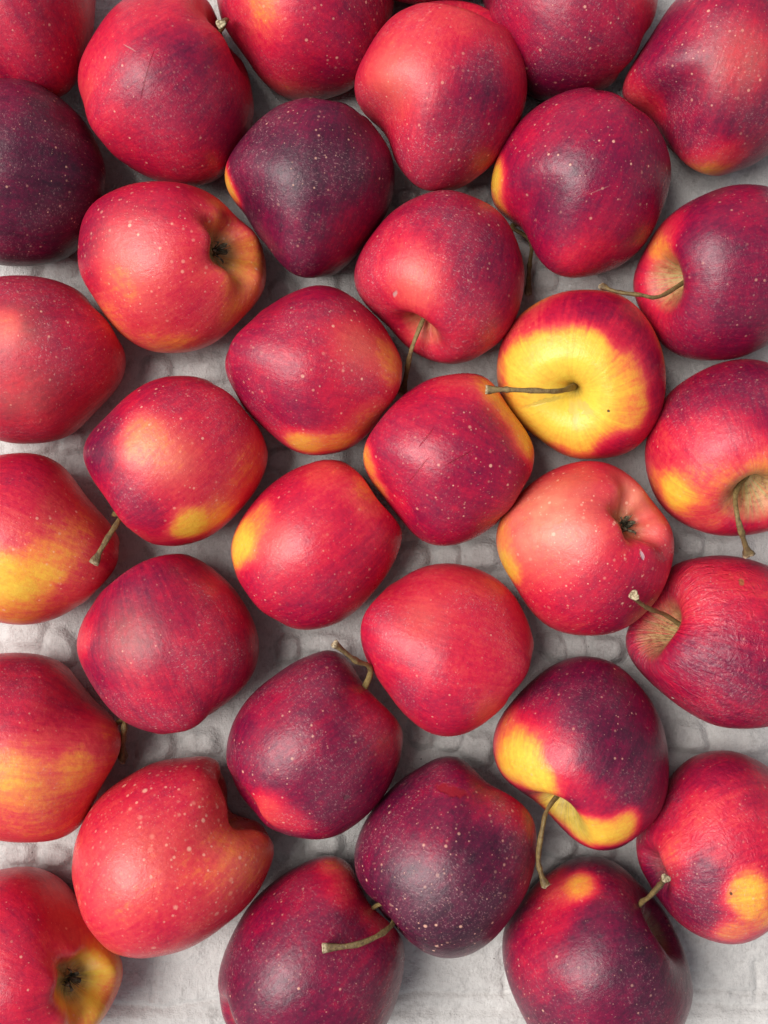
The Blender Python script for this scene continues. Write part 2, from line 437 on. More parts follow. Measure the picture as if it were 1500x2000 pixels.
PALE = (.62, .50, .40); DARKR = (.20, .006, .015); GREY = (.42, .36, .33); BROWN = (.05, .03, .02)
SPECS = [
 dict(crop='A', c=(45, 20), out=[(362, -100), (368, 0), (368, 70), (348, 180), (322, 270), (275, 345), (210, 385), (80, 385), (-100, 340), (-230, 220), (-280, 20), (-230, -180), (-80, -300), (100, -320), (270, -240)],
      axis=(-.5,.85,.1), t=.66, spots=[(330, 100, .5, .5), (180, 60, .72, .5), (60, 150, .6, .4), (250, 250, .70, .4)], label='deep red apple cut off by the top left corner of the picture'),
 dict(crop='A', c=(640, 335), lift=.002, out=[(470, 0), (400, 70), (340, 170), (305, 250), (300, 320), (325, 420), (370, 520), (440, 600), (530, 665), (620, 705), (700, 722), (800, 710), (890, 650), (950, 550), (980, 440), (975, 350), (950, 270), (900, 190), (850, 110), (832, 40), (790, -20), (640, -45)],
      axis=(.80, .60, .06), t=.66, spots=[(330, 300, .46, .35), (680, 250, .82, .38), (820, 420, .70, .4), (800, 60, .45, .3), (480, 90, .52, .35), (650, 600, .62, .4), (400, 500, .55, .3), (550, 400, .72, .35)],
      stem=[(440, 44, .050), (431, 47, .068)], marks=[(560, 300, .012, .00025, 1.25, DARKR, .7), (490, 185, .004, .0003, -.6, PALE, .3)], mat=dict(scuff=.5, dots=.7),
      label='large red apple with a stem cut end showing at its upper right shoulder'),
 dict(crop='A', c=(40, 665), out=[(0, 300), (60, 303), (150, 325), (240, 385), (310, 450), (370, 540), (405, 640), (405, 740), (375, 850), (330, 930), (250, 1000), (180, 1020), (90, 1028), (0, 1022), (-150, 960), (-280, 800), (-310, 640), (-250, 450), (-130, 340)],
      axis=(-.97,.2,0), t=.93, spots=[(0, 350, .80, .35), (250, 600, .93, .5), (0, 900, .86, .4), (350, 800, 1.0, .4)], mat=dict(dots=.9, scuff=.7, dotscale=240, rough=.42),
      label='darkest maroon apple, half out of the left edge in the upper part'),
 dict(crop='G', c=(420, 40), lift=-.002, out=[(795, -20), (775, 100), (730, 200), (670, 320), (600, 380), (520, 412), (430, 424), (340, 413), (290, 385), (230, 330), (170, 240), (110, 160), (60, 60), (45, -60), (80, -180), (200, -300), (400, -350), (600, -320), (740, -220)],
      axis=(-.75,.65,.05), t=.66, spots=[(240, 30, .22, .28), (350, 250, .56, .35), (150, 100, .58, .25), (600, 150, .76, .5), (320, 400, .42, .2), (450, 20, .66, .3)], mat=dict(dots=1.0, scuff=.5),
      label='red apple with a pale orange patch, cut by the top edge left of centre'),
 dict(crop='G', c=(990, 400), lift=.003, out=[(1000, 0), (1100, 8), (1190, 40), (1260, 100), (1310, 190), (1345, 290), (1350, 380), (1330, 480), (1290, 560), (1240, 650), (1170, 720), (1100, 775), (1010, 800), (930, 800), (870, 770), (800, 690), (770, 600), (690, 500), (640, 450), (625, 380), (640, 290), (690, 190), (760, 90), (850, 30), (930, 8)],
      axis=(0.3,.95,.0), t=.58, spots=[(1000, 60, .44, .4), (750, 350, .47, .35), (1180, 370, .84, .34), (1000, 520, .72, .3), (900, 650, .64, .3), (1310, 250, .55, .25), (1150, 620, .72, .3), (1000, 780, .72, .25), (800, 450, .50, .25), (900, 200, .52, .3)],
      pale=[(780, 330, .35, .35)], mat=dict(scuff=.9, dots=.9, rough=.42), label='coral red apple with a dusky purple patch at its centre right, under the top edge'),
 dict(crop='A', c=(660, 1030), lift=.002, out=[(300, 950), (315, 850), (350, 790), (420, 740), (500, 708), (600, 697), (700, 705), (790, 735), (870, 790), (930, 850), (990, 900), (1015, 960), (1025, 1040), (1020, 1120), (980, 1180), (900, 1260), (830, 1320), (760, 1350), (670, 1362), (570, 1350), (480, 1300), (420, 1240), (370, 1160), (320, 1090), (300, 1020)],
      axis=(-.86,-.12,-.58), t=.52, calyx=True, green=(.5, 1.1), spots=[(600, 760, .66, .35), (330, 900, .72, .3), (460, 1090, .34, .2), (700, 950, .52, .3), (700, 1180, .50, .35), (650, 1350, .30, .25), (430, 1240, .34, .2), (960, 1140, .30, .3), (850, 850, .42, .22), (980, 1000, .34, .2), (500, 950, .53, .3)],
      pale=[(480, 1000, .35, .4), (960, 1150, .3, .3)], mat=dict(dots=1.5, dotscale=200, scuff=.35, rough=.36), label='pinkish red apple showing its green dried calyx on the right, upper left area'),  # left pale spot puts a soft pink highlight into the skin colour
 dict(crop='G', c=(440, 780), lift=.004, out=[(380, 415), (460, 410), (550, 425), (640, 460), (700, 520), (760, 600), (790, 680), (795, 760), (780, 850), (740, 930), (690, 1000), (640, 1060), (580, 1130), (500, 1160), (420, 1165), (340, 1130), (270, 1050), (210, 970), (160, 890), (110, 830), (85, 780), (85, 710), (110, 640), (170, 560), (250, 480), (310, 440)],
      axis=(-.25,-.95,.0), t=.92, spots=[(600, 950, .76, .35), (85, 790, .12, .15), (600, 1060, .72, .25), (500, 750, .95, .4), (400, 450, .84, .3), (160, 700, .84, .2), (330, 1000, .82, .3), (750, 700, .84, .3)], mat=dict(dots=1.0, scuff=.9, rough=.40),
      label='dusky purple apple with a thin orange strip on its left edge'),
 dict(crop='G', c=(985, 1160), lift=.002, out=[(960, 800), (1040, 795), (1110, 820), (1200, 860), (1270, 930), (1310, 1020), (1335, 1110), (1335, 1210), (1310, 1310), (1270, 1390), (1210, 1450), (1130, 1500), (1050, 1525), (960, 1515), (880, 1480), (820, 1430), (770, 1370), (700, 1310), (650, 1250), (625, 1180), (640, 1080), (700, 980), (780, 890), (870, 830)],
      axis=(-.32, -.86, .36), t=.64, green=(.55, .6), spots=[(880, 1190, .42, .28), (780, 1050, .52, .3), (1200, 1100, .80, .4), (1100, 1400, .62, .35), (1000, 900, .70, .35), (700, 1250, .56, .2), (1280, 1250, .72, .3), (900, 1450, .55, .2)],
      pale=[(880, 1180, .3, .25)], stem=[(806, 676, .046), (797, 715, .040), (787, 768, .028)], marks=[(788, 1240, .0018, .0012, 1.2, GREY, .6)], mat=dict(scuff=1.0, dots=.9, rough=.42),
      label='red apple with grey nick low on its left, stem hanging below'),
 dict(crop='B', c=(790, 690), lift=.003, out=[(800, 338), (870, 345), (950, 385), (1030, 440), (1080, 500), (1115, 580), (1128, 660), (1110, 760), (1080, 840), (1040, 920), (980, 990), (900, 1040), (800, 1068), (720, 1070), (650, 1040), (600, 980), (560, 900), (500, 850), (440, 790), (432, 720), (450, 620), (500, 520), (560, 450), (640, 390), (720, 350)],
      axis=(-.45,-.88,-.05), t=.76, spots=[(440, 700, .02, .17), (450, 780, .25, .14), (600, 470, .66, .35), (800, 960, .52, .24), (1000, 700, .78, .4), (780, 700, .86, .35), (800, 400, .70, .3), (700, 820, .84, .25), (520, 800, .68, .16), (900, 850, .70, .25)],
      stem=[(1000, 440, .020), (1036, 471, .022), (1033, 525, .020), (1031, 576, .018)], marks=[(840, 740, .006, .0003, .35, PALE, .10), (1100, 0, .001, .001, 0, PALE, 0)], mat=dict(dots=1.0, scuff=.25, rough=.33),
      label='glossy crimson apple with a pale yellow strip along its left edge, upper right'),
 dict(crop='B', c=(740, 50), lift=-.003, out=[(400, -20), (410, 90), (440, 190), (490, 290), (570, 365), (660, 395), (770, 385), (870, 345), (930, 290), (980, 220), (1030, 130), (1070, 60), (1077, 0), (1060, -90), (1000, -200), (880, -290), (740, -320), (600, -300), (480, -220), (410, -110)],
      axis=(-.8,.55,.0), t=.74, spots=[(700, 150, .78, .5), (1050, 0, .55, .3), (900, 250, .72, .3), (500, 50, .66, .3), (650, 350, .84, .3), (800, 30, .70, .3)], mat=dict(dots=1.1, scuff=.6),
      label='wine red apple cut by the top edge, right of centre'),
 dict(crop='B', c=(1290, 310), lift=0, out=[(1160, -20), (1090, 70), (1040, 150), (980, 240), (940, 320), (930, 370), (960, 410), (1005, 445), (1060, 500), (1110, 560), (1150, 610), (1190, 640), (1230, 668), (1290, 680), (1350, 672), (1430, 640), (1500, 600), (1580, 500), (1640, 380), (1650, 250), (1600, 100), (1500, -20), (1380, -60), (1250, -50)],
      axis=(-.35,-.93,.0), tall=1.15, t=.76, spots=[(1400, 250, .60, .36), (1000, 390, .46, .22), (1250, 650, .10, .2), (1330, 600, .45, .18), (1150, 280, .78, .3), (1400, 480, .80, .3), (1200, 450, .72, .2), (1300, 50, .70, .3), (1200, 580, .76, .2)],
      pale=[(1400, 230, .25, .35)], mat=dict(dots=1.0, scuff=.8), label='long plum red apple with a yellow tip at the bottom, top right corner'),
 dict(crop='B', c=(1340, 1050), lift=.001, out=[(1500, 715), (1420, 708), (1330, 718), (1250, 750), (1160, 800), (1100, 850), (1060, 900), (1020, 970), (985, 1040), (980, 1120), (1010, 1200), (1060, 1290), (1120, 1350), (1190, 1385), (1280, 1390), (1370, 1385), (1440, 1360), (1500, 1330), (1600, 1250), (1680, 1130), (1700, 1020), (1660, 880), (1590, 770)],
      axis=(-.86, -.18, .36), t=.79, green=(1.0, .6), gr=.34, spots=[(1070, 950, .18, .17), (1090, 900, .50, .2), (1040, 1190, .62, .22), (1010, 1110, .72, .2), (1400, 1200, .80, .4), (1400, 800, .74, .35), (1250, 1250, .78, .3), (1250, 950, .84, .3), (1150, 1050, .74, .2), (1000, 1080, .55, .2)],
      stem=[(1290, 579, .062), (1250, 576, .066), (1205, 570, .066), (1174, 559, .062)], stem_r=.00085, mat=dict(dots=.9, scuff=.3, rough=.35), label='dark crimson apple with an orange streak and a thin pale stem reaching left'),
 dict(crop='K', c=(185, 760), out=[(0, 348), (150, 345), (240, 360), (330, 390), (410, 440), (470, 510), (540, 590), (590, 670), (615, 740), (610, 820), (580, 890), (520, 960), (440, 1040), (370, 1110), (280, 1150), (190, 1165), (100, 1168), (0, 1155), (-120, 1100), (-220, 980), (-260, 800), (-240, 620), (-170, 460), (-80, 370)],
      axis=(-.9,-.4,.0), t=.63, spots=[(530, 700, .50, .3), (350, 650, .66, .3), (200, 480, .70, .3), (10, 600, .38, .12), (300, 1050, .58, .35), (100, 850, .62, .3), (450, 900, .56, .3)], pale=[(100, 950, .2, .4), (50, 600, .3, .3)],
      mat=dict(dots=1.1, dotscale=260, scuff=1.0, rough=.48), label='matt scuffed red apple at the left edge, below the darkest one'),
 dict(crop='H', c=(455, 475), lift=.003, out=[(460, 122), (540, 130), (610, 165), (680, 220), (740, 280), (790, 360), (825, 440), (825, 520), (800, 590), (740, 670), (690, 740), (620, 800), (540, 825), (440, 835), (370, 815), (300, 770), (240, 710), (180, 660), (130, 580), (90, 500), (85, 430), (110, 360), (180, 280), (280, 200), (370, 150)],
      axis=(-.93,.3,.02), t=.66, spots=[(200, 300, .72, .35), (400, 450, .66, .35), (790, 430, .26, .22), (640, 360, .46, .25), (430, 800, .10, .17), (560, 790, .22, .16), (680, 700, .34, .22), (150, 550, .72, .25), (450, 180, .66, .3), (350, 620, .74, .22), (600, 550, .60, .25)],
      pale=[(660, 380, .3, .3)], mat=dict(dots=1.3, scuff=.7, rough=.38), label='rose red apple with yellow band along its bottom and orange right side'),
 dict(crop='P', c=(1138, 728), lift=-.001, out=[(1155, 566), (1210, 575), (1250, 605), (1280, 650), (1297, 700), (1301, 750), (1290, 810), (1262, 855), (1225, 885), (1170, 896), (1110, 893), (1070, 870), (1030, 840), (990, 800), (972, 750), (972, 700), (985, 655), (1010, 620), (1050, 590), (1100, 570)],
      axis=(-.28,-.42,.86), zs=.88, t=.3, green=(.55, .6), gr=.13, cav=1.0, cavw=.55, spots=[(1140, 585, .72, .24), (1190, 600, .76, .24), (1240, 640, .74, .24), (1275, 700, .74, .18), (1290, 760, .66, .14), (1285, 820, .72, .18), (1215, 880, .68, .2), (1215, 640, .60, .14), (1080, 605, .62, .18), (985, 650, .50, .15), (1030, 625, .50, .14), (1100, 890, .36, .12), (975, 730, .30, .1), (1238, 720, .26, .18), (1235, 800, .24, .16), (1080, 690, .02, .3), (1150, 680, .04, .16), (1150, 790, .06, .3), (1060, 820, .02, .3), (1200, 760, .10, .22), (1120, 860, .12, .15), (1010, 730, .05, .2)],
      stem=[(1090, 764, .0715), (1040, 763, .0755), (985, 761, .0755), (950, 761, .074)], stem_r=.00115, marks=[(1188, 808, .0007, .0007, 0, BROWN, .9), (1065, 788, .011, .0012, .25, (.36, .28, .07), .45), (1140, 800, .006, .0022, -.9, (.38, .31, .14), .4), (1118, 806, .0065, .0024, -1.4, (.44, .38, .16), .35)], mat=dict(dots=.25, scuff=.12, streak=.30, rough=.36),
      label='bright yellow apple with a red rim, its stem lying to the left across it'),
 dict(crop='H', c=(1020, 850), lift=.005, out=[(1060, 492), (1130, 490), (1190, 515), (1235, 570), (1275, 635), (1325, 700), (1365, 770), (1382, 830), (1370, 900), (1330, 980), (1290, 1040), (1230, 1110), (1150, 1170), (1070, 1205), (990, 1213), (920, 1200), (850, 1140), (800, 1080), (740, 1000), (690, 940), (665, 870), (665, 800), (700, 730), (780, 630), (860, 560), (950, 510)],
      axis=(-.88,.45,-.02), t=.67, spots=[(1350, 760, .12, .20), (1200, 550, .22, .2), (1280, 650, .20, .16), (670, 860, .20, .12), (720, 970, .30, .12), (1150, 830, .74, .35), (950, 600, .60, .3), (1000, 1100, .74, .3), (1050, 520, .45, .2), (850, 800, .66, .3), (800, 1050, .55, .15), (1300, 950, .70, .2)],
      marks=[(1070, 840, .008, .0003, .5, DARKR, .7), (930, 740, .006, .0003, .9, DARKR, .6), (880, 900, .009, .0003, .9, DARKR, .5)], mat=dict(dots=1.3, scuff=.3, rough=.33), label='glossy raspberry red apple with orange edges, in the middle under the long stem'),
 dict(crop='D', c=(1370, 470), out=[(1390, 120), (1300, 140), (1200, 190), (1120, 250), (1060, 350), (1030, 430), (1025, 500), (1040, 590), (1070, 660), (1120, 720), (1180, 760), (1250, 790), (1330, 803), (1420, 800), (1500, 785), (1600, 740), (1680, 640), (1710, 480), (1680, 320), (1590, 190), (1490, 130)],
      axis=(.06, -.62, .74), t=.58, green=(1.0, .6), gr=.42, spots=[(1400, 180, .84, .35), (1200, 260, .76, .3), (1070, 450, .50, .25), (1140, 650, .05, .2), (1060, 600, .34, .12), (1250, 560, .36, .2), (1400, 400, .60, .25), (1250, 420, .55, .25), (1400, 780, .66, .15), (1250, 740, .45, .18), (1450, 300, .78, .25), (1500, 550, .35, .2)],
      stem=[(1437, 965, .058), (1440, 1010, .066), (1452, 1055, .062), (1461, 1083, .058)], stem_r=.0012, mat=dict(dots=.9, scuff=.6, rough=.38, streak=.3), label='plum and orange apple with a green stem hanging from its pale hollow'),
 dict(crop='C', c=(680, 515), lift=.002, out=[(700, 185), (780, 195), (850, 230), (920, 290), (980, 360), (1020, 430), (1035, 500), (1015, 570), (980, 640), (930, 700), (870, 760), (800, 810), (720, 835), (640, 843), (570, 825), (500, 780), (450, 720), (400, 650), (350, 580), (320, 500), (330, 430), (380, 370), (440, 310), (520, 240), (610, 195)],
      axis=(-.74,-.67,-.02), t=.56, spots=[(370, 470, .88, .28), (350, 380, .76, .2), (540, 430, .30, .22), (640, 520, .40, .25), (850, 350, .55, .3), (740, 770, .08, .16), (850, 720, .24, .16), (560, 720, .74, .2), (470, 650, .70, .2), (980, 540, .38, .25), (900, 640, .40, .2), (680, 230, .68, .3), (600, 620, .56, .2), (800, 540, .52, .25)],
      pale=[(560, 440, .45, .25), (660, 500, .35, .3)], stem=[(225, 1000, .036), (236, 1008, .050), (207, 1055, .058), (182, 1101, .060)], stem_r=.0011, mat=dict(dots=1.1, scuff=.7, rough=.38, streak=.3),
      label='purple, pink and yellow blotched apple with a straight stem jutting out at lower left'),
 dict(crop='C', c=(110, 815), out=[(0, 490), (80, 482), (160, 490), (240, 530), (300, 600), (350, 670), (400, 720), (450, 790), (465, 850), (440, 930), (390, 1000), (320, 1060), (240, 1110), (150, 1140), (50, 1145), (-60, 1120), (-160, 1060), (-230, 950), (-250, 820), (-220, 680), (-150, 570), (-70, 510)],
      axis=(-.9,.4,.0), t=.45, spots=[(100, 560, .66, .35), (200, 680, .48, .25), (150, 800, .40, .3), (30, 980, .02, .26), (180, 930, .12, .26), (300, 780, .34, .25), (430, 860, .56, .22), (300, 1030, .46, .22), (50, 1110, .28, .2), (350, 950, .46, .2), (20, 700, .54, .3)],
      mat=dict(dots=1.1, scuff=.3, rough=.38, streak=.3), label='red apple with a broad yellow belly at the left edge, halfway down the picture'),
 dict(crop='H', c=(465, 1215), out=[(500, 852), (570, 855), (620, 885), (670, 930), (705, 990), (760, 1060), (805, 1100), (828, 1170), (812, 1240), (780, 1310), (720, 1390), (640, 1480), (560, 1536), (470, 1562), (390, 1565), (310, 1530), (220, 1470), (160, 1390), (120, 1300), (108, 1220), (130, 1140), (180, 1060), (250, 980), (340, 910), (420, 870)],
      axis=(.76, .62, .06), t=.58, spots=[(140, 1200, .0, .22), (220, 1100, .28, .15), (520, 880, .42, .25), (450, 1150, .54, .35), (450, 1480, .70, .3), (780, 1150, .58, .25), (600, 1350, .66, .3), (690, 1000, .36, .18), (200, 1380, .62, .2), (350, 980, .56, .2)],
      pale=[(300, 1200, .3, .25)], mat=dict(dots=1.0, scuff=.25, rough=.34), label='bright red apple with a vivid yellow patch on its left cheek, just left of centre'),
 dict(crop='C', c=(645, 1225), lift=.002, out=[(680, 870), (740, 880), (810, 920), (880, 980), (940, 1060), (985, 1150), (1000, 1230), (985, 1310), (950, 1380), (880, 1440), (800, 1504), (720, 1554), (650, 1567), (560, 1554), (470, 1514), (400, 1444), (330, 1334), (295, 1240), (300, 1180), (340, 1090), (410, 1000), (500, 930), (590, 885)],
      axis=(-.35,.93,.0), t=.68, spots=[(900, 1050, .55, .25), (500, 1050, .76, .3), (800, 1250, .64, .35), (305, 1200, .5, .15), (560, 1380, .62, .25), (560, 1180, .72, .3), (700, 1450, .66, .3), (380, 1350, .74, .25)], pale=[(480, 1200, .2, .3)],
      mat=dict(dots=.8, dotscale=260, scuff=1.0, rough=.44, wrinkle=0, streak=.3), label='matt crimson apple with faint wrinkled streaks, lower left, above the broad coral one'),
 dict(crop='I', c=(1010, 575), lift=.005, out=[(1020, 215), (1100, 225), (1180, 255), (1260, 310), (1320, 390), (1360, 480), (1377, 560), (1365, 640), (1320, 720), (1260, 800), (1190, 870), (1110, 920), (1030, 940), (950, 930), (870, 880), (810, 820), (760, 750), (710, 680), (670, 610), (650, 530), (655, 460), (690, 390), (760, 320), (840, 265), (930, 225)],
      axis=(-.93,.3,.0), t=.55, spots=[(1050, 300, .48, .35), (900, 450, .50, .3), (1050, 860, .64, .3), (1200, 820, .52, .22), (1200, 450, .52, .3), (1000, 650, .58, .3), (700, 500, .62, .25), (850, 780, .66, .2)], pale=[(900, 450, .22, .3)], mat=dict(dots=.6, dotscale=260, scuff=.9, rough=.40),
      label='plain even red apple without stem or calyx in view, just below the centre'),
 dict(crop='L', c=(610, 430), lift=.004, out=[(620, 0), (700, 8), (790, 45), (870, 110), (930, 190), (990, 260), (1030, 330), (1043, 410), (1030, 510), (1000, 600), (950, 690), (880, 760), (800, 820), (700, 850), (600, 853), (500, 840), (400, 790), (330, 720), (270, 620), (210, 530), (175, 430), (175, 340), (200, 270), (270, 180), (370, 90), (480, 30)],
      axis=(-.56,-.46,-.82), t=.52, calyx=True, green=(.5, .6), spots=[(400, 250, .40, .35), (210, 500, .08, .16), (190, 380, .28, .16), (600, 680, .62, .32), (850, 680, .76, .34), (960, 450, .66, .22), (700, 620, .62, .25), (650, 450, .54, .3), (700, 60, .55, .25), (650, 200, .54, .2), (500, 480, .44, .25), (780, 800, .72, .2), (940, 280, .50, .2)],
      pale=[(400, 250, .85, .5), (300, 400, .6, .35), (850, 200, .75, .3), (520, 330, .6, .35), (900, 320, .4, .25)], marks=[(890, 460, .0022, .0009, 1.9, (.5, .35, .38), .8)], mat=dict(dots=1.8, scuff=.2, rough=.36), label='salmon pink apple with its black calyx star open at the upper right'),
 dict(crop='L', c=(1300, 890), lift=-.001, out=[(1040, 505), (1120, 480), (1250, 460), (1350, 468), (1440, 490), (1520, 520), (1650, 600), (1730, 720), (1760, 880), (1730, 1060), (1640, 1200), (1560, 1290), (1500, 1300), (1400, 1312), (1300, 1305), (1200, 1280), (1100, 1220), (1010, 1160), (930, 1090), (850, 1010), (805, 920), (805, 850), (830, 780), (880, 720), (930, 650), (980, 570)],
      axis=(-.88,.22,.26), t=.70, green=(1.0, .6), gr=.38, cav=1.2, spots=[(1200, 580, .52, .25), (1400, 600, .50, .25), (1200, 750, .55, .25), (1400, 1000, .80, .35), (870, 900, .76, .25), (1150, 1150, .66, .25), (1100, 950, .80, .22), (1470, 780, .62, .25), (1350, 850, .72, .25), (1300, 1250, .72, .2)],
      stem=[(1303, 1203, .052), (1270, 1190, .066), (1248, 1176, .073), (1238, 1162, .078)], knob=1.5, marks=[(1375, 580, .002, .0012, 1.2, (.22, .17, .05), .6), (1030, 1165, .0008, .0006, 0, (.8, .6, .5), .9)],
      mat=dict(dots=.5, scuff=1.0, rough=.40, wrinkle=.25, streak=.34), label='wrinkled streaky red apple with a deep stem hollow and knobbed stem, right edge'),
 dict(crop='E', c=(100, 430), out=[(0, 70), (80, 68), (170, 80), (250, 110), (300, 170), (350, 230), (410, 290), (455, 340), (468, 400), (455, 470), (420, 540), (385, 600), (350, 680), (310, 740), (230, 785), (130, 800), (0, 795), (-120, 760), (-230, 650), (-270, 480), (-230, 280), (-130, 120)],
      axis=(0.98,-.05,-.12), t=.48, spots=[(100, 130, .74, .35), (200, 300, .56, .3), (40, 530, .16, .22), (290, 520, .24, .16), (200, 720, .40, .3), (420, 400, .44, .2), (30, 330, .60, .25), (150, 420, .44, .2), (320, 250, .62, .25), (150, 620, .28, .2), (350, 640, .42, .2)],
      pale=[(30, 550, .25, .3)], stem=[(236, 1408, .034), (243, 1420, .040), (240, 1450, .036), (240, 1483, .030)], stem_r=.0013, mat=dict(dots=.6, dotscale=260, scuff=.5, rough=.42, streak=.3),
      label='orange apple with a dark red top at left edge, stem on its right'),
 dict(crop='E', c=(640, 860), lift=.003, out=[(640, 478), (720, 470), (790, 466), (850, 485), (872, 560), (885, 640), (920, 695), (990, 722), (1045, 750), (1057, 810), (1040, 900), (1000, 990), (940, 1060), (880, 1110), (800, 1170), (700, 1220), (600, 1245), (520, 1250), (440, 1230), (370, 1170), (310, 1080), (285, 980), (275, 900), (290, 800), (330, 700), (400, 610), (500, 540), (580, 495)],
      axis=(-.80,-.60,-.15), t=.49, calyx=True, green=(.5, 1.0), spots=[(650, 560, .57, .35), (500, 850, .50, .3), (960, 830, .32, .3), (480, 1010, .40, .22), (800, 1080, .50, .3), (290, 900, .46, .2), (850, 900, .40, .25), (600, 1180, .52, .25), (820, 620, .46, .2), (650, 900, .45, .3), (400, 700, .56, .2)],
      pale=[(500, 850, .25, .35), (950, 830, .3, .35)], mat=dict(dots=2.6, dotscale=170, scuff=.3, rough=.34), label='broad coral red apple with large pale dots and its calyx tucked at upper right'),
 dict(crop='I', c=(460, 975), lift=.003, out=[(540, 575), (460, 590), (380, 620), (310, 670), (220, 740), (150, 820), (110, 900), (90, 980), (100, 1080), (130, 1150), (180, 1220), (230, 1290), (310, 1340), (400, 1365), (480, 1370), (560, 1355), (630, 1310), (700, 1250), (760, 1170), (800, 1090), (825, 1000), (828, 910), (800, 855), (745, 805), (700, 760), (655, 700), (605, 620), (578, 588)],
      axis=(0.78,.60,-.14), t=.79, green=(.8, .6), spots=[(280, 1270, .42, .17), (360, 1300, .56, .14), (280, 800, .66, .25), (790, 950, .66, .25), (500, 900, .78, .35), (500, 1200, .82, .3), (700, 820, .66, .18), (600, 1100, .84, .3), (150, 950, .78, .2)],
      stem=[(724, 1314, .054), (692, 1289, .064), (652, 1257, .068)], stem_r=.0012, knob=.6, marks=[(605, 1195, .0016, .0014, 0, (.10, .04, .05), .75)], mat=dict(dots=.9, scuff=.8, rough=.36),
      label='dark crimson apple with a small red glow and an olive stem at top'),
 dict(crop='J', c=(1165, 690), lift=.005, out=[(1180, 190), (1260, 195), (1310, 240), (1350, 300), (1430, 340), (1500, 390), (1570, 440), (1610, 520), (1625, 620), (1610, 740), (1570, 860), (1510, 960), (1440, 1060), (1370, 1120), (1290, 1165), (1200, 1180), (1110, 1170), (1020, 1120), (940, 1040), (860, 950), (790, 860), (740, 780), (730, 680), (750, 580), (800, 480), (870, 390), (950, 310), (1050, 240)],
      axis=(.62, .76, -.10), t=.90, spots=[(1150, 330, .76, .3), (1000, 560, .80, .3), (1560, 460, .58, .22), (1200, 1080, 1.0, .4), (1350, 750, .92, .35), (1000, 900, .93, .3), (1400, 420, .74, .2), (1100, 600, .78, .14), (1580, 750, .82, .2), (830, 560, .80, .2)],
      marks=[(1200, 345, .0085, .0022, -.22, (.26, .010, .018), .85)], mat=dict(dots=1.4, dotscale=190, scuff=.8, rough=.37), label='purple black apple with pink dots and a red graze near its top, bottom centre'),
 dict(crop='F', c=(780, 440), lift=.002, out=[(780, 82), (860, 90), (940, 130), (1010, 200), (1070, 290), (1105, 390), (1120, 500), (1115, 600), (1090, 680), (1040, 740), (980, 790), (920, 825), (860, 835), (790, 820), (730, 780), (690, 735), (640, 680), (590, 632), (530, 598), (475, 545), (445, 480), (440, 410), (452, 350), (490, 285), (550, 215), (620, 150), (700, 98)],
      axis=(-.42,-.80,.44), t=.82, green=(.8, .6), gr=.46, spots=[(550, 430, .0, .25), (480, 480, .08, .2), (600, 560, .02, .2), (690, 640, .02, .16), (760, 720, .02, .18), (830, 770, .06, .16), (930, 770, .08, .16), (960, 720, .14, .10), (470, 340, .34, .16), (700, 440, .62, .14), (750, 560, .60, .12), (850, 640, .68, .14), (800, 200, .84, .35), (950, 450, .92, .35), (620, 300, .70, .22), (1050, 650, .85, .25), (850, 450, .84, .25)],
      stem=[(1071, 1578, .058), (1060, 1615, .062), (1051, 1675, .060), (1057, 1708, .060), (1066, 1731, .060)], stem_r=.00105, marks=[(880, 640, .001, .001, 0, PALE, 0)], mat=dict(dots=.8, scuff=.5, rough=.36),
      label='purplish apple with yellow running round its stem hollow, long curved stem below'),
 dict(crop='E', c=(90, 1270), out=[(0, 905), (60, 892), (140, 898), (210, 920), (265, 965), (310, 1030), (360, 1100), (410, 1165), (450, 1210), (475, 1255), (470, 1330), (440, 1410), (390, 1490), (330, 1560), (200, 1640), (50, 1660), (-150, 1620), (-280, 1480), (-310, 1280), (-260, 1080), (-140, 950)],
      axis=(-.78,.02,-.50), t=.56, calyx=True, green=(.5, 1.1), spots=[(100, 960, .58, .3), (250, 1030, .42, .2), (50, 1200, .62, .35), (420, 1260, .16, .22), (330, 1420, .12, .2), (250, 1400, .25, .12), (300, 1500, .40, .18), (60, 1450, .62, .3), (220, 1200, .48, .14), (440, 1370, .34, .12)],
      mat=dict(dots=.8, scuff=.25, rough=.38), label='red apple in the bottom left corner with a green calyx hollow on its yellow side'),
 dict(crop='J', c=(520, 1190), lift=-.001, out=[(620, 675), (560, 680), (470, 710), (380, 770), (290, 840), (210, 930), (150, 1030), (100, 1130), (65, 1250), (60, 1340), (80, 1440), (120, 1530), (190, 1600), (300, 1680), (450, 1720), (600, 1700), (750, 1640), (850, 1560), (920, 1440), (960, 1300), (975, 1180), (965, 1080), (915, 1010), (850, 955), (800, 900), (765, 830), (740, 750), (695, 692)],
      axis=(0.74,.66,-.08), t=.81, green=(.9, .6), gr=.30, spots=[(480, 800, .66, .25), (680, 830, .48, .14), (650, 720, .36, .14), (850, 990, .50, .15), (200, 1400, .86, .3), (550, 1100, .78, .3), (800, 1250, .78, .3), (500, 1450, .86, .3), (300, 900, .74, .2)],
      stem=[(745, 1765, .048), (770, 1795, .058), (745, 1823, .067), (695, 1845, .073), (630, 1852, .074)], stem_r=.00105, mat=dict(dots=1.0, scuff=.6, rough=.34), label='dark red apple at the bottom edge with an arched stem curving left across it'),
 dict(crop='F', c=(840, 1260), lift=-.001, out=[(800, 852), (870, 855), (940, 890), (1000, 950), (1060, 1010), (1110, 1080), (1150, 1150), (1190, 1250), (1215, 1350), (1205, 1440), (1180, 1500), (1120, 1600), (1000, 1680), (860, 1700), (720, 1660), (600, 1560), (540, 1440), (490, 1320), (475, 1220), (480, 1130), (520, 1060), (580, 980), (650, 920), (720, 870)],
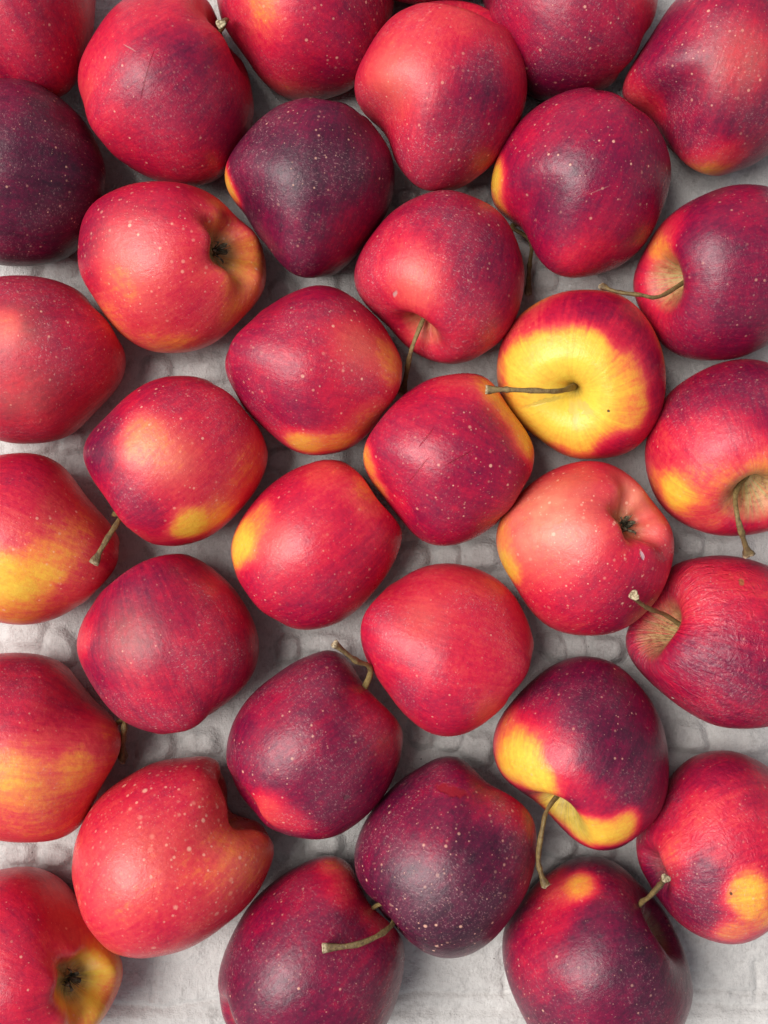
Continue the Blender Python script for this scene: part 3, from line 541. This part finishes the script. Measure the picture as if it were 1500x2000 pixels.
      axis=(0.70,.50,.30), t=.84, green=(.7, .6), gr=.28, spots=[(770, 965, .14, .12), (700, 1000, .40, .14), (640, 1100, .56, .22), (560, 1250, .66, .25), (1020, 1300, .98, .35), (1130, 1200, .97, .25), (850, 1450, .84, .3), (850, 1180, .86, .22), (900, 920, .80, .2), (640, 940, .52, .14), (750, 1350, .78, .25)],
      stem=[(1248, 1772, .052), (1268, 1752, .062), (1288, 1730, .070), (1301, 1715, .076)], stem_r=.0012, knob=.7, mat=dict(dots=1.1, scuff=.4, rough=.36), label='dark purple apple with an orange spot near its top and short stem'),
 dict(crop='F', c=(1310, 815), out=[(1330, 445), (1400, 455), (1470, 490), (1540, 540), (1620, 650), (1660, 800), (1640, 950), (1590, 1060), (1530, 1120), (1450, 1175), (1370, 1195), (1290, 1185), (1210, 1150), (1140, 1100), (1080, 1020), (1040, 960), (1000, 870), (990, 790), (1010, 720), (1060, 640), (1110, 560), (1160, 500), (1240, 455)],
      axis=(.8, .2, -.2), t=.66, spots=[(1130, 840, .38, .2), (1250, 720, .46, .25), (1410, 1000, .10, .15), (1450, 1060, .18, .10), (1360, 1150, .32, .12), (1450, 720, .52, .3), (1300, 500, .70, .25), (1230, 920, .84, .2), (1090, 950, .84, .2), (1080, 720, .66, .2), (1500, 1090, .26, .12), (1320, 820, .58, .15), (1200, 1080, .80, .18), (1450, 560, .62, .2)],
      marks=[(1355, 995, .0011, .0007, -1.2, BROWN, .9)], mat=dict(dots=.6, scuff=1.0, rough=.42, wrinkle=.13, streak=.32), label='mottled red and orange apple with a yellow spot holding a tiny brown nick'),
 dict(crop='P', c=(832, -145), out=[(832 + 165 * math.cos(a * .5236), -148 + 160 * math.sin(a * .5236)) for a in range(12)],
      axis=(.3, .9, .1), t=.7, spots=[], label='sliver of red apple barely peeking over the top edge beside the coral red one'),
]
for i, s_ in enumerate(SPECS): build_apple(i, s_)

# ------------------------------------------------------------------ moulded pulp tray
def vnoise(x, y, sc, seed):
    r = np.random.RandomState(seed); g = r.rand(256, 256)
    u, v = x * sc, y * sc; i, j = np.floor(u).astype(int), np.floor(v).astype(int)
    fu, fv = u - i, v - j; fu = fu * fu * (3 - 2 * fu); fv = fv * fv * (3 - 2 * fv)
    a, b = g[i % 256, j % 256], g[(i + 1) % 256, j % 256]; c, d = g[i % 256, (j + 1) % 256], g[(i + 1) % 256, (j + 1) % 256]
    return (a * (1 - fu) + b * fu) * (1 - fv) + (c * (1 - fu) + d * fu) * fv - .5
KNOBS = [(570, 1265, 27, 26, 3.0), (300, 1457, 33, 30, 3.0), (392, 1450, 38, 28, 2.4), (310, 728, 34, 28, 2.8), (400, 722, 50, 30, 2.4), (560, 560, 24, 24, 3.0), (628, 552, 28, 26, 2.2),
         (805, 1093, 30, 26, 2.8), (945, 1083, 40, 28, 2.8), (875, 1086, 28, 24, 2.0), (546, 892, 26, 26, 2.8), (650, 880, 32, 26, 2.2), (828, 1440, 28, 26, 2.6), (930, 1460, 30, 30, 3.0), (880, 1452, 26, 22, 2.2),
         (1075, 1262, 32, 28, 2.6), (1180, 1262, 34, 28, 3.0), (1125, 1258, 26, 24, 2.0), (118, 1262, 32, 30, 3.0), (50, 1240, 40, 28, 2.2), (1345, 1440, 34, 30, 2.6), (1440, 1450, 60, 30, 2.0), (795, 388, 24, 22, 2.8), (930, 385, 24, 22, 2.6),
         (1130, 552, 48, 24, 2.4), (1060, 545, 26, 24, 2.2), (560, 1655, 34, 28, 2.6), (640, 1640, 30, 28, 2.8), (1085, 1648, 30, 26, 2.4), (1170, 1655, 34, 22, 2.2), (1350, 1065, 30, 26, 2.4), (1420, 1075, 40, 26, 2.0),
         (30, 1668, 40, 22, 2.4), (108, 1672, 32, 22, 2.4), (60, 870, 50, 20, 2.2), (140, 868, 30, 22, 2.4), (640, 1255, 50, 24, 2.2), (30, 530, 50, 20, 2.4), (120, 528, 30, 18, 2.0), (1390, 345, 40, 24, 2.4), (470, 705, 24, 22, 2.0)]
def build_tray():
    step = .00085
    xs = np.arange(-.235, .236, step); ys = np.arange(-.285, .286, step)
    X, Y = np.meshgrid(xs, ys)
    ZW = .0098
    H = np.full(X.shape, ZW)
    k = (CAMH - ZW) / FPX
    pxx = 750 + X / k; pyy = 1000 - Y / k
    jx = pxx + 22 * vnoise(X, Y, 60, 1) + 5 * vnoise(X, Y, 220, 2); jy = pyy + 22 * vnoise(X, Y, 60, 3) + 5 * vnoise(X, Y, 220, 4)
    for (kx, ky, rx, ry, h) in KNOBS:
        d = (np.abs((jx - kx) / rx) ** 2.6 + np.abs((jy - ky) / ry) ** 2.6) ** (1 / 2.6)
        s = np.clip((1.30 - d) / .75, 0, 1); s = s * s * (3 - 2 * s)
        H = np.maximum(H, ZW + s * h * .0013)
    # the flat cells along the bottom rows with their shallow pressed lines
    flat = np.clip((pyy - 1840) / 60, 0, 1)
    H = H - .0015 * flat * (1 - np.clip((pyy - 1975) / 14, 0, 1))
    for (gx0, gx1, gy) in ((180, 460, 1962), (740, 1040, 1948), (1330, 1700, 1936), (1330, 1700, 1965)):
        l = np.exp(-((jy - gy) / 5) ** 2) * (pxx > gx0) * (pxx < gx1); H -= .0011 * l
    for (gx, gy0, gy1) in ((290, 1860, 1960), (765, 1860, 1960), (985, 1850, 1950), (1475, 1880, 1960)):
        l = np.exp(-((jx - gx) / 6) ** 2) * (pyy > gy0) * (pyy < gy1); H -= .0010 * l
    H += .0007 * vnoise(X, Y, 90, 5) + .0007 * vnoise(X, Y, 200, 6) + .0003 * vnoise(X, Y, 480, 7)
    cr = np.abs(vnoise(X + .004 * vnoise(X, Y, 120, 9), Y, 110, 8)); H -= .00008 * np.exp(-(cr / .025) ** 2) * np.clip(vnoise(X, Y, 60, 11) * 6, 0, 1)
    for (cw, g, R, zr) in BOWLS:
        dx, dy = X - cw[0], Y - cw[1]; d = np.hypot(dx, dy); m = d < R.max() * 1.15
        th = np.arctan2(dy[m], dx[m]); Rr = np.interp(th, np.r_[g, g[0] + 2 * np.pi], np.r_[R, R[0]])
        q = d[m] / (Rr * .99)
        bowl = cw[2] - (zr + .0006) * np.sqrt(np.clip(1 - q * q, 0, None)); bowl[q > 1] = 1
        a = H[m]; kk = .0035
        hh = np.clip(.5 + .5 * (bowl - a) / kk, 0, 1); sm = bowl * (1 - hh) + a * hh - kk * hh * (1 - hh)
        H[m] = np.where(q > 1.0, a, sm)
    ny, nx = X.shape
    top = np.stack([X, Y, H], -1).reshape(-1, 3)
    n = len(top)
    # thin underside so the tray has real thickness
    idx = np.arange(n).reshape(ny, nx)
    quads = np.stack([idx[:-1, :-1], idx[:-1, 1:], idx[1:, 1:], idx[1:, :-1]], -1).reshape(-1, 4)
    border = np.r_[idx[0, :], idx[1:, -1], idx[-1, -2::-1], idx[-2:0:-1, 0]]
    low = top[border].copy(); low[:, 2] = -.004
    low2 = low.copy()
    V = np.vstack([top, low]); nb = len(border)
    li = n + np.arange(nb)
    sk = np.stack([border, li, np.roll(li, -1), np.roll(border, -1)], -1)
    F = np.vstack([quads, sk])
    me = bpy.data.meshes.new('fruit_tray')
    me.vertices.add(len(V)); me.vertices.foreach_set('co', V.ravel().astype(np.float32))
    me.loops.add(F.size); me.loops.foreach_set('vertex_index', F.ravel().astype(np.int32))
    me.polygons.add(len(F)); me.polygons.foreach_set('loop_start', np.arange(0, F.size, 4, dtype=np.int32))
    me.polygons.foreach_set('loop_total', np.full(len(F), 4, dtype=np.int32))
    me.polygons.foreach_set('use_smooth', np.ones(len(F), bool))
    me.update(calc_edges=True); me.validate()
    N = NT('pulp_board'); c = N.n('ShaderNodeTexCoord').outputs['Object']
    n1 = N.noise(c, 38, 5, .6); n2 = N.noise(c, 420, 4, .65)
    fib = N.noise(N.vmath('MULTIPLY', c, (1, .22, 1)), 1500, 3, .6)
    fib2 = N.noise(N.vmath('MULTIPLY', c, (.22, 1, 1)), 1500, 3, .6)
    v = N.math('ADD', N.math('MULTIPLY', n1, .5), N.math('MULTIPLY', n2, .3)); v = N.math('MULTIPLY_ADD', fib, .2, v)
    col = N.ramp(v, [(.32, (.36, .348, .338)), (.50, (.52, .505, .488)), (.68, (.61, .595, .575))])
    vo = N.n('ShaderNodeTexVoronoi'); N.link(c, vo.inputs['Vector']); vo.inputs['Scale'].default_value = 95
    cs = N.n('ShaderNodeSeparateColor'); N.link(vo.outputs['Color'], cs.inputs[0])
    spk = N.math('MULTIPLY', N.smooth(vo.outputs['Distance'], .02, .055, 1, 0), N.smooth(cs.outputs[0], .5, .6))
    col = N.mix(N.math('MULTIPLY', spk, .75), col, (.09, .08, .07))
    dirt = N.math('MULTIPLY', N.smooth(N.noise(c, 160, 5, .7), .56, .68), .35)
    col = N.mix(dirt, col, (.24, .225, .21))
    N.link(col, N.b.inputs['Base Color']); N.b.inputs['Roughness'].default_value = .9; N.b.inputs['Specular IOR Level'].default_value = .25
    h = N.math('ADD', N.math('MULTIPLY', n2, .0009), N.math('MULTIPLY', N.math('ADD', fib, fib2), .00034))
    h = N.math('MULTIPLY_ADD', N.noise(c, 1600, 2), .00015, h)
    bp = N.n('ShaderNodeBump'); bp.inputs['Distance'].default_value = 1.0; bp.inputs['Strength'].default_value = .8
    N.link(h, bp.inputs['Height']); N.link(bp.outputs[0], N.b.inputs['Normal'])
    me.materials.append(N.m)
    o = bpy.data.objects.new('fruit_tray', me); COL.objects.link(o)
    o['label'] = 'grey moulded pulp fruit tray with round knobs, under all the apples'; o['category'] = 'fruit tray'
build_tray()
N = NT('bench_top'); c = N.n('ShaderNodeTexCoord').outputs['Object']
N.link(N.ramp(N.noise(c, 30, 5), [(.3, (.16, .15, .14)), (.7, (.27, .26, .24))]), N.b.inputs['Base Color']); N.b.inputs['Roughness'].default_value = .8
gq = new_mesh('ground', np.array([(-1.5, -1.5, -.006), (1.5, -1.5, -.006), (1.5, 1.5, -.006), (-1.5, 1.5, -.006)]), [(0, 1, 2, 3)], N.m, smooth=False)
gq['kind'] = 'structure'
